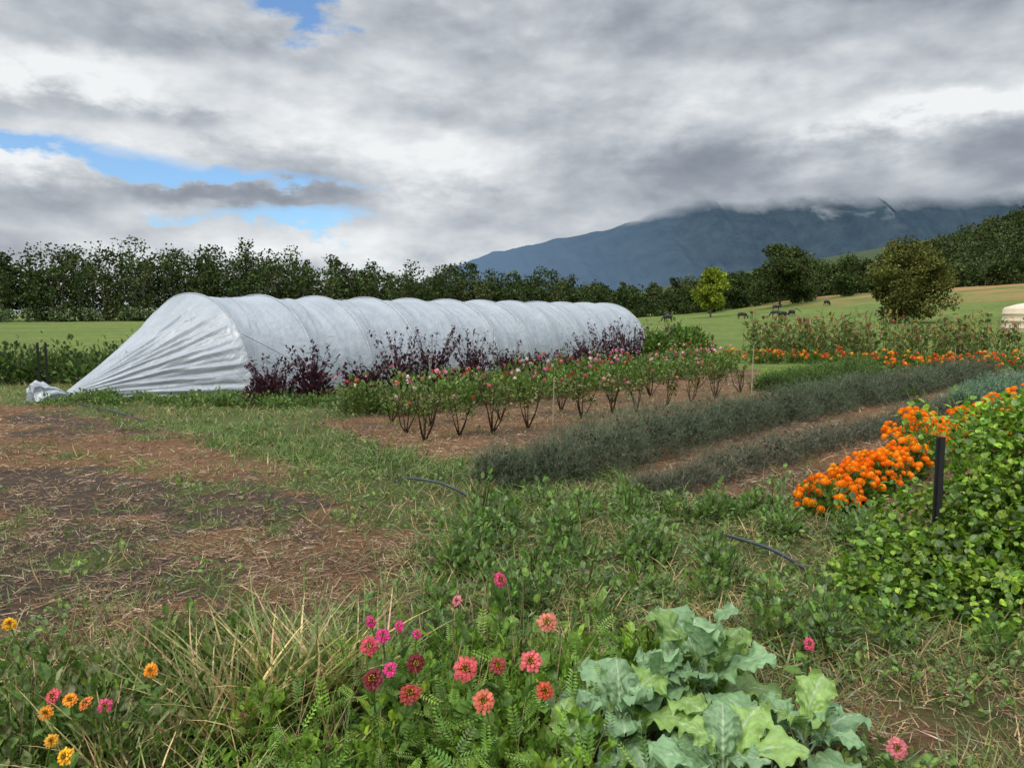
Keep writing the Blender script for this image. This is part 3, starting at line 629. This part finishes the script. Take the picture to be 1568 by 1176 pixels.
def single(name,x,y,h,w,n,ls,cols,**k):
    a=Acc();tree(a,x,y,h,w,n,ls,cols,**k);a.make(name,M_tree)
single('yellow_green_tree',48.7,185,12.0,9.5,4600,.5,[(.19,.24,.035),(.23,.27,.04),(.12,.16,.03)],ncl=24,crown0=.22)
single('large_fig_tree',78,220,18,20,9500,.6,[(.055,.075,.03),(.07,.09,.04),(.04,.055,.025)],ncl=34,crown0=.25,cr_=.09)
single('paddock_tree',56.5,108,11.6,13.5,16000,.30,[(.10,.11,.035),(.085,.10,.03),(.13,.115,.04),(.07,.085,.03)],ncl=44,crown0=.08,low=.25,cr_=.08)
for (x,y,h,w) in [(70,260,13,14),(64,240,9,8),(95,250,12,13),(105,240,12,12),(118,262,13,15),(90,235,9,9),(112,215,8,8),(175,262,11,9),(86,262,13,13),(78,266,12,12),(102,262,14,13),(125,250,12,12),(132,238,10,10),(128,200,5,5),(140,215,6,6)]:
    single('paddock_tree',x,y,h,w,2400,.6,DK+[(.07,.09,.035)],ncl=20,crown0=.06)
a=Acc();cnt=0
while cnt<1700:
    x=110+400*rng.random();y=232+300*rng.random()
    hh=60*float(sst(170,400,x)*sst(230,480,y))
    if hh<.25+1.2*rng.random() and y<290: continue
    if x/y>.95: continue
    cnt+=1;s=7+7*rng.random()**1.6
    tree(a,x,y,s,s*(.7+.5*rng.random()),240,.95,[(.045,.07,.028),(.055,.08,.03),(.03,.045,.02),(.08,.095,.045)] if rng.random()<.85 else [(.08,.10,.05),(.09,.10,.055)],ncl=7,crown0=.08,bark=(.15,.13,.1),low=.25)
a.make('hill_forest',M_tree)
# ---------------------------------------------------------------- water tank
a=Acc();cx,cy=52.2,76;z0=float(H(cx,cy));nn=48
prof=[(2.35,-.2),(2.35,.3),(2.39,.33),(2.39,.4),(2.35,.43),(2.35,1.0),(2.39,1.03),(2.39,1.1),(2.35,1.13),(2.35,1.7),(2.39,1.73),(2.39,1.8),(2.35,1.83),(2.35,2.2),(2.2,2.4),(1.2,2.72),(.5,2.85),(.5,2.95),(.45,2.98),(0.01,2.98)]
th=np.linspace(0,2*math.pi,nn+1);pr=A(*prof)
V=np.stack([cx+pr[:,0:1]*np.cos(th),cy+pr[:,0:1]*np.sin(th),z0+pr[:,1:2]*np.ones(nn+1)],-1);a.grid(V,A(.6,.5,.35));a.make('water_tank',M_cream)
# ---------------------------------------------------------------- cattle
def cow(x,y,rot,graze=True):
    v=[(0,0,1.12),(-.45,0,1.12),(-.8,0,1.15),(.4,0,1.08),(.75,0,1.12)]
    r=[.38,.37,.28,.37,.30];e=[(0,1),(1,2),(0,3),(3,4)]
    def add(p,rad,par): v.append(p);r.append(rad);e.append((par,len(v)-1));return len(v)-1
    if graze: nk=add((1.1,0,.85),.17,4);hd=add((1.3,0,.45),.13,nk);mz=add((1.42,0,.12),.08,hd)
    else: nk=add((1.15,0,1.35),.17,4);hd=add((1.4,0,1.45),.14,nk);mz=add((1.72,0,1.28),.09,hd)
    hz=v[hd]
    for s in (1,-1): add((hz[0]-.05,s*.22,hz[2]+.08),.04,hd)
    for s in (1,-1):
        a1=add((.62,s*.2,.75),.12,3);a2=add((.64,s*.2,.42),.065,a1);add((.62,s*.2,.0),.05,a2)
        b1=add((-.62,s*.22,.75),.14,1);b2=add((-.82,s*.22,.48),.07,b1);add((-.75,s*.22,.0),.05,b2)
    t1=add((-1.02,0,1.1),.04,2);add((-1.08,0,.55),.03,t1)
    me=bpy.data.meshes.new('cow');me.from_pydata(v,e,[]);o=bpy.data.objects.new('black_cow',me);scene.collection.objects.link(o)
    md=o.modifiers.new('skin','SKIN')
    for i,sv in enumerate(me.skin_vertices[0].data): sv.radius=(r[i],r[i]);sv.use_root=(i==0)
    o.modifiers.new('sub','SUBSURF').render_levels=1
    me.materials.append(M_cow);o.location=(x,y,float(H(x,y)));o.rotation_euler[2]=R(rot)
for c in [(48.8,160,10,True),(56,160,170,True),(53.8,150,20,True),(57.5,155,100,True),(70,200,0,False),(31,150,190,True),(80,192,30,True),(34.5,168,60,False)]: cow(*c)
# ---------------------------------------------------------------- mountain
xm=np.linspace(-1600,7000,560);ym=np.linspace(3300,7000,150);X,Y=np.meshgrid(xm,ym,indexing='ij')
rx=A(-1600,-700,-409,-104,243,560,852,1200,1700,2374,2700,3000,3409,4500,7000);rz=A(0,150,315,420,500,560,650,860,960,1000,1000,1050,1100,1150,1150)
ridge=np.interp(X,rx,rz)+25*(fbm(X/130,X*0,231,4)-.5)
gul=np.abs(fbm(X/330+2+Y/1500,Y/1100,201,5)-.5)*2
prof=sst(3300,5000,Y)*sst(7400,5400,Y)
Zm=ridge*prof*(1-.45*(1-prof)*gul-.06*gul)-20+ridge*.4*(fbm(X/300+.15*Y/260,Y/1400,211,5)-.5)*4*prof*(1-prof)+(fbm(X/90,Y/160,221,3)-.5)*60*prof*(1-.7*prof)
a=Acc();a.grid(np.stack([X,Y,Zm],-1),A(.1,.1,.1))
mm=bpy.data.materials.new('forested_mountain_in_cloud');t=nt(mm);N=t.nodes;L=t.links
out=N.new('ShaderNodeOutputMaterial');geo=N.new('ShaderNodeNewGeometry');sx=N.new('ShaderNodeSeparateXYZ');L.new(geo.outputs['Position'],sx.inputs[0])
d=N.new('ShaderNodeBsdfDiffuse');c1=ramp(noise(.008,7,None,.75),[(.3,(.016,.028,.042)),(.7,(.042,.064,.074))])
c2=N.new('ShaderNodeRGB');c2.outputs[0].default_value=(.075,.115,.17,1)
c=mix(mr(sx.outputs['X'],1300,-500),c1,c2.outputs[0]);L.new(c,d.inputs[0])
em=N.new('ShaderNodeEmission');em.inputs[0].default_value=(.09,.14,.22,1);em.inputs[1].default_value=.2  # aerial haze painted in: this faint glow plus the bluish base colours
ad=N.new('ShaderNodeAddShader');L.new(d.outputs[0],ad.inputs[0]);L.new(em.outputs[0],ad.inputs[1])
tr=N.new('ShaderNodeBsdfTransparent')
mp_=N.new('ShaderNodeMapping');mp_.inputs['Scale'].default_value=(1,.25,1.2);L.new(geo.outputs['Position'],mp_.inputs[0])
nz=noise(.0024,6,mp_.outputs[0],.58,.2)
alt=mth('ADD',sx.outputs['Z'],mth('MULTIPLY',mth('SUBTRACT',nz,.5),230))
lim=mr(sx.outputs['X'],-300,1500,120.,0.)
f1=mr(mth('ADD',alt,lim),590,680)
wis=mth('MULTIPLY',mr(noise(.0036,5,mp_.outputs[0],.55,.3),.57,.68),mr(sx.outputs['Z'],440,540))
wis=mth('MULTIPLY',wis,mr(sx.outputs['X'],300,1200))
ff=mth('MAXIMUM',f1,mth('MULTIPLY',wis,.6))
ms=N.new('ShaderNodeMixShader');L.new(ff,ms.inputs[0]);L.new(ad.outputs[0],ms.inputs[1]);L.new(tr.outputs[0],ms.inputs[2]);L.new(ms.outputs[0],out.inputs[0])
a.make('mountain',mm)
# ---------------------------------------------------------------- world
sun_el=R(42);sun_az=R(215)
w=bpy.data.worlds.new('World');scene.world=w;w.use_nodes=True;t=w.node_tree;t.nodes.clear();N=t.nodes;L=t.links
tc=N.new('ShaderNodeTexCoord');sp=N.new('ShaderNodeSeparateXYZ');L.new(tc.outputs['Generated'],sp.inputs[0])
x_,y_,z_=sp.outputs
def un(op,a):
    m=N.new('ShaderNodeMath');m.operation=op;L.new(a,m.inputs[0]);return m.outputs[0]
az=mth('ARCTAN2',x_,y_);el=un('ARCSINE',z_)
zz=mth('ADD',mth('MAXIMUM',z_,0.0),.16)
cv=N.new('ShaderNodeCombineXYZ');L.new(mth('DIVIDE',x_,zz),cv.inputs[0]);L.new(mth('DIVIDE',y_,zz),cv.inputs[1])
geoP=cv.outputs[0]
cv2=N.new('ShaderNodeCombineXYZ');L.new(az,cv2.inputs[0]);L.new(mth('MULTIPLY',el,2.0),cv2.inputs[1])
cv3=N.new('ShaderNodeCombineXYZ');L.new(mth('ADD',az,-.01),cv3.inputs[0]);L.new(mth('ADD',mth('MULTIPLY',el,2.0),.04),cv3.inputs[1])
n1=noise(1.1,4,geoP,.5,.2);n2=noise(4.6,5,cv2.outputs[0],.52,.0);n2s=noise(4.6,5,cv3.outputs[0],.52,.0);n3=noise(10,5,cv2.outputs[0],.58,.0);nw=noise(4.5,3,cv2.outputs[0],.6)
azw=mth('ADD',az,mth('MULTIPLY',mth('SUBTRACT',nw,.5),.28));elw=mth('ADD',el,mth('MULTIPLY',mth('SUBTRACT',n3,.5),.10))
def blobn(a0,e0,sa,se,amp):
    p=mth('DIVIDE',mth('SUBTRACT',azw,a0),sa);q=mth('DIVIDE',mth('SUBTRACT',elw,e0),se)
    g=un('EXPONENT',mth('MULTIPLY',mth('ADD',mth('MULTIPLY',p,p),mth('MULTIPLY',q,q)),-1.0))
    return mth('MULTIPLY',g,amp)
def total(bl):
    s=None
    for b in bl:
        v=blobn(*b);s=v if s is None else mth('ADD',s,v)
    return s
bright=total([(-.10,.19,.11,.035,.45),(-.28,.225,.16,.028,.45),(-.55,.265,.16,.028,.45),(-.58,.165,.09,.022,.55),(.55,.23,.2,.018,.5),(-.25,.08,.3,.03,.28),(.28,.28,.3,.03,.2),(-.15,.3,.08,.03,.2),
 (.40,.345,.3,.05,-.16),(.48,.16,.34,.04,-.24),(-.38,.142,.10,.014,-.38),(-.45,.225,.25,.014,-.25),(-.35,.31,.25,.02,-.15),(.15,.19,.12,.02,-.08)])
relief=mth('MULTIPLY',mth('SUBTRACT',n2,n2s),.9)  # top-lit cloud edges painted into the sky colour by offset noise
b=mth('ADD',mth('ADD',.60,bright),mth('ADD',mth('MULTIPLY',mth('SUBTRACT',n1,.5),.5),mth('ADD',mth('ADD',mth('MULTIPLY',mth('SUBTRACT',n2,.5),.75),relief),mth('MULTIPLY',mth('SUBTRACT',n3,.5),.45))))
ccol=ramp(b,[(.0,(.20,.23,.28)),(.35,(.32,.355,.41)),(.6,(.50,.54,.585)),(1.0,(.88,.90,.915))])
boost=mr(el,.42,.95,1.,3.4)  # unseen sky above the frame brightened to add soft light on the foreground
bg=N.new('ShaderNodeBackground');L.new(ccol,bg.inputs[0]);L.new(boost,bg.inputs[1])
sky=N.new('ShaderNodeTexSky');sky.sky_type='NISHITA';sky.sun_disc=False;sky.sun_elevation=sun_el;sky.sun_rotation=sun_az;sky.altitude=100
skt=N.new('ShaderNodeRGB');skt.outputs[0].default_value=(.8,1.08,1.35,1)
bg2=N.new('ShaderNodeBackground');L.new(mix(1.0,sky.outputs[0],skt.outputs[0],'MULTIPLY'),bg2.inputs[0]);bg2.inputs[1].default_value=.13
gap=total([(-.55,.185,.16,.014,1.),(-.36,.165,.18,.012,1.),(-.27,.125,.12,.015,1.),(-.45,.115,.2,.008,.5),(-.25,.372,.05,.04,1.),(-.10,.06,.12,.008,.5)])
gm=mr(mth('ADD',gap,mth('ADD',mth('MULTIPLY',mth('SUBTRACT',n3,.5),2.4),mth('MULTIPLY',mth('SUBTRACT',n2,.5),.8))),.48,.92,0.,.93)
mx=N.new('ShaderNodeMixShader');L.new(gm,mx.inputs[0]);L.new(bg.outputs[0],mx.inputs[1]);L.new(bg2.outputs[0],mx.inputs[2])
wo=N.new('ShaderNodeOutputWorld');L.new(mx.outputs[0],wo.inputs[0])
# ---------------------------------------------------------------- sun + camera
sl=bpy.data.lights.new('sun','SUN');sl.energy=2.0;sl.angle=R(14);sl.color=(1,.94,.84);so=bpy.data.objects.new('sun',sl);scene.collection.objects.link(so)
dv=Vector((math.sin(sun_az)*math.cos(sun_el),math.cos(sun_az)*math.cos(sun_el),math.sin(sun_el)))
so.rotation_euler=dv.to_track_quat('Z','Y').to_euler();so.location=(0,0,50)
cam=bpy.data.cameras.new('camera');cam.lens=26.4;cam.sensor_width=36;cam.clip_end=30000;cam.clip_start=.05
co=bpy.data.objects.new('camera',cam);scene.collection.objects.link(co);co.location=(0,0,1.8);co.rotation_euler=(R(90-5.365),0,0);scene.camera=co
scene.view_settings.view_transform='Standard';scene.view_settings.look='None';scene.view_settings.exposure=0
print('VERTS',sum(len(m.vertices) for m in bpy.data.meshes))
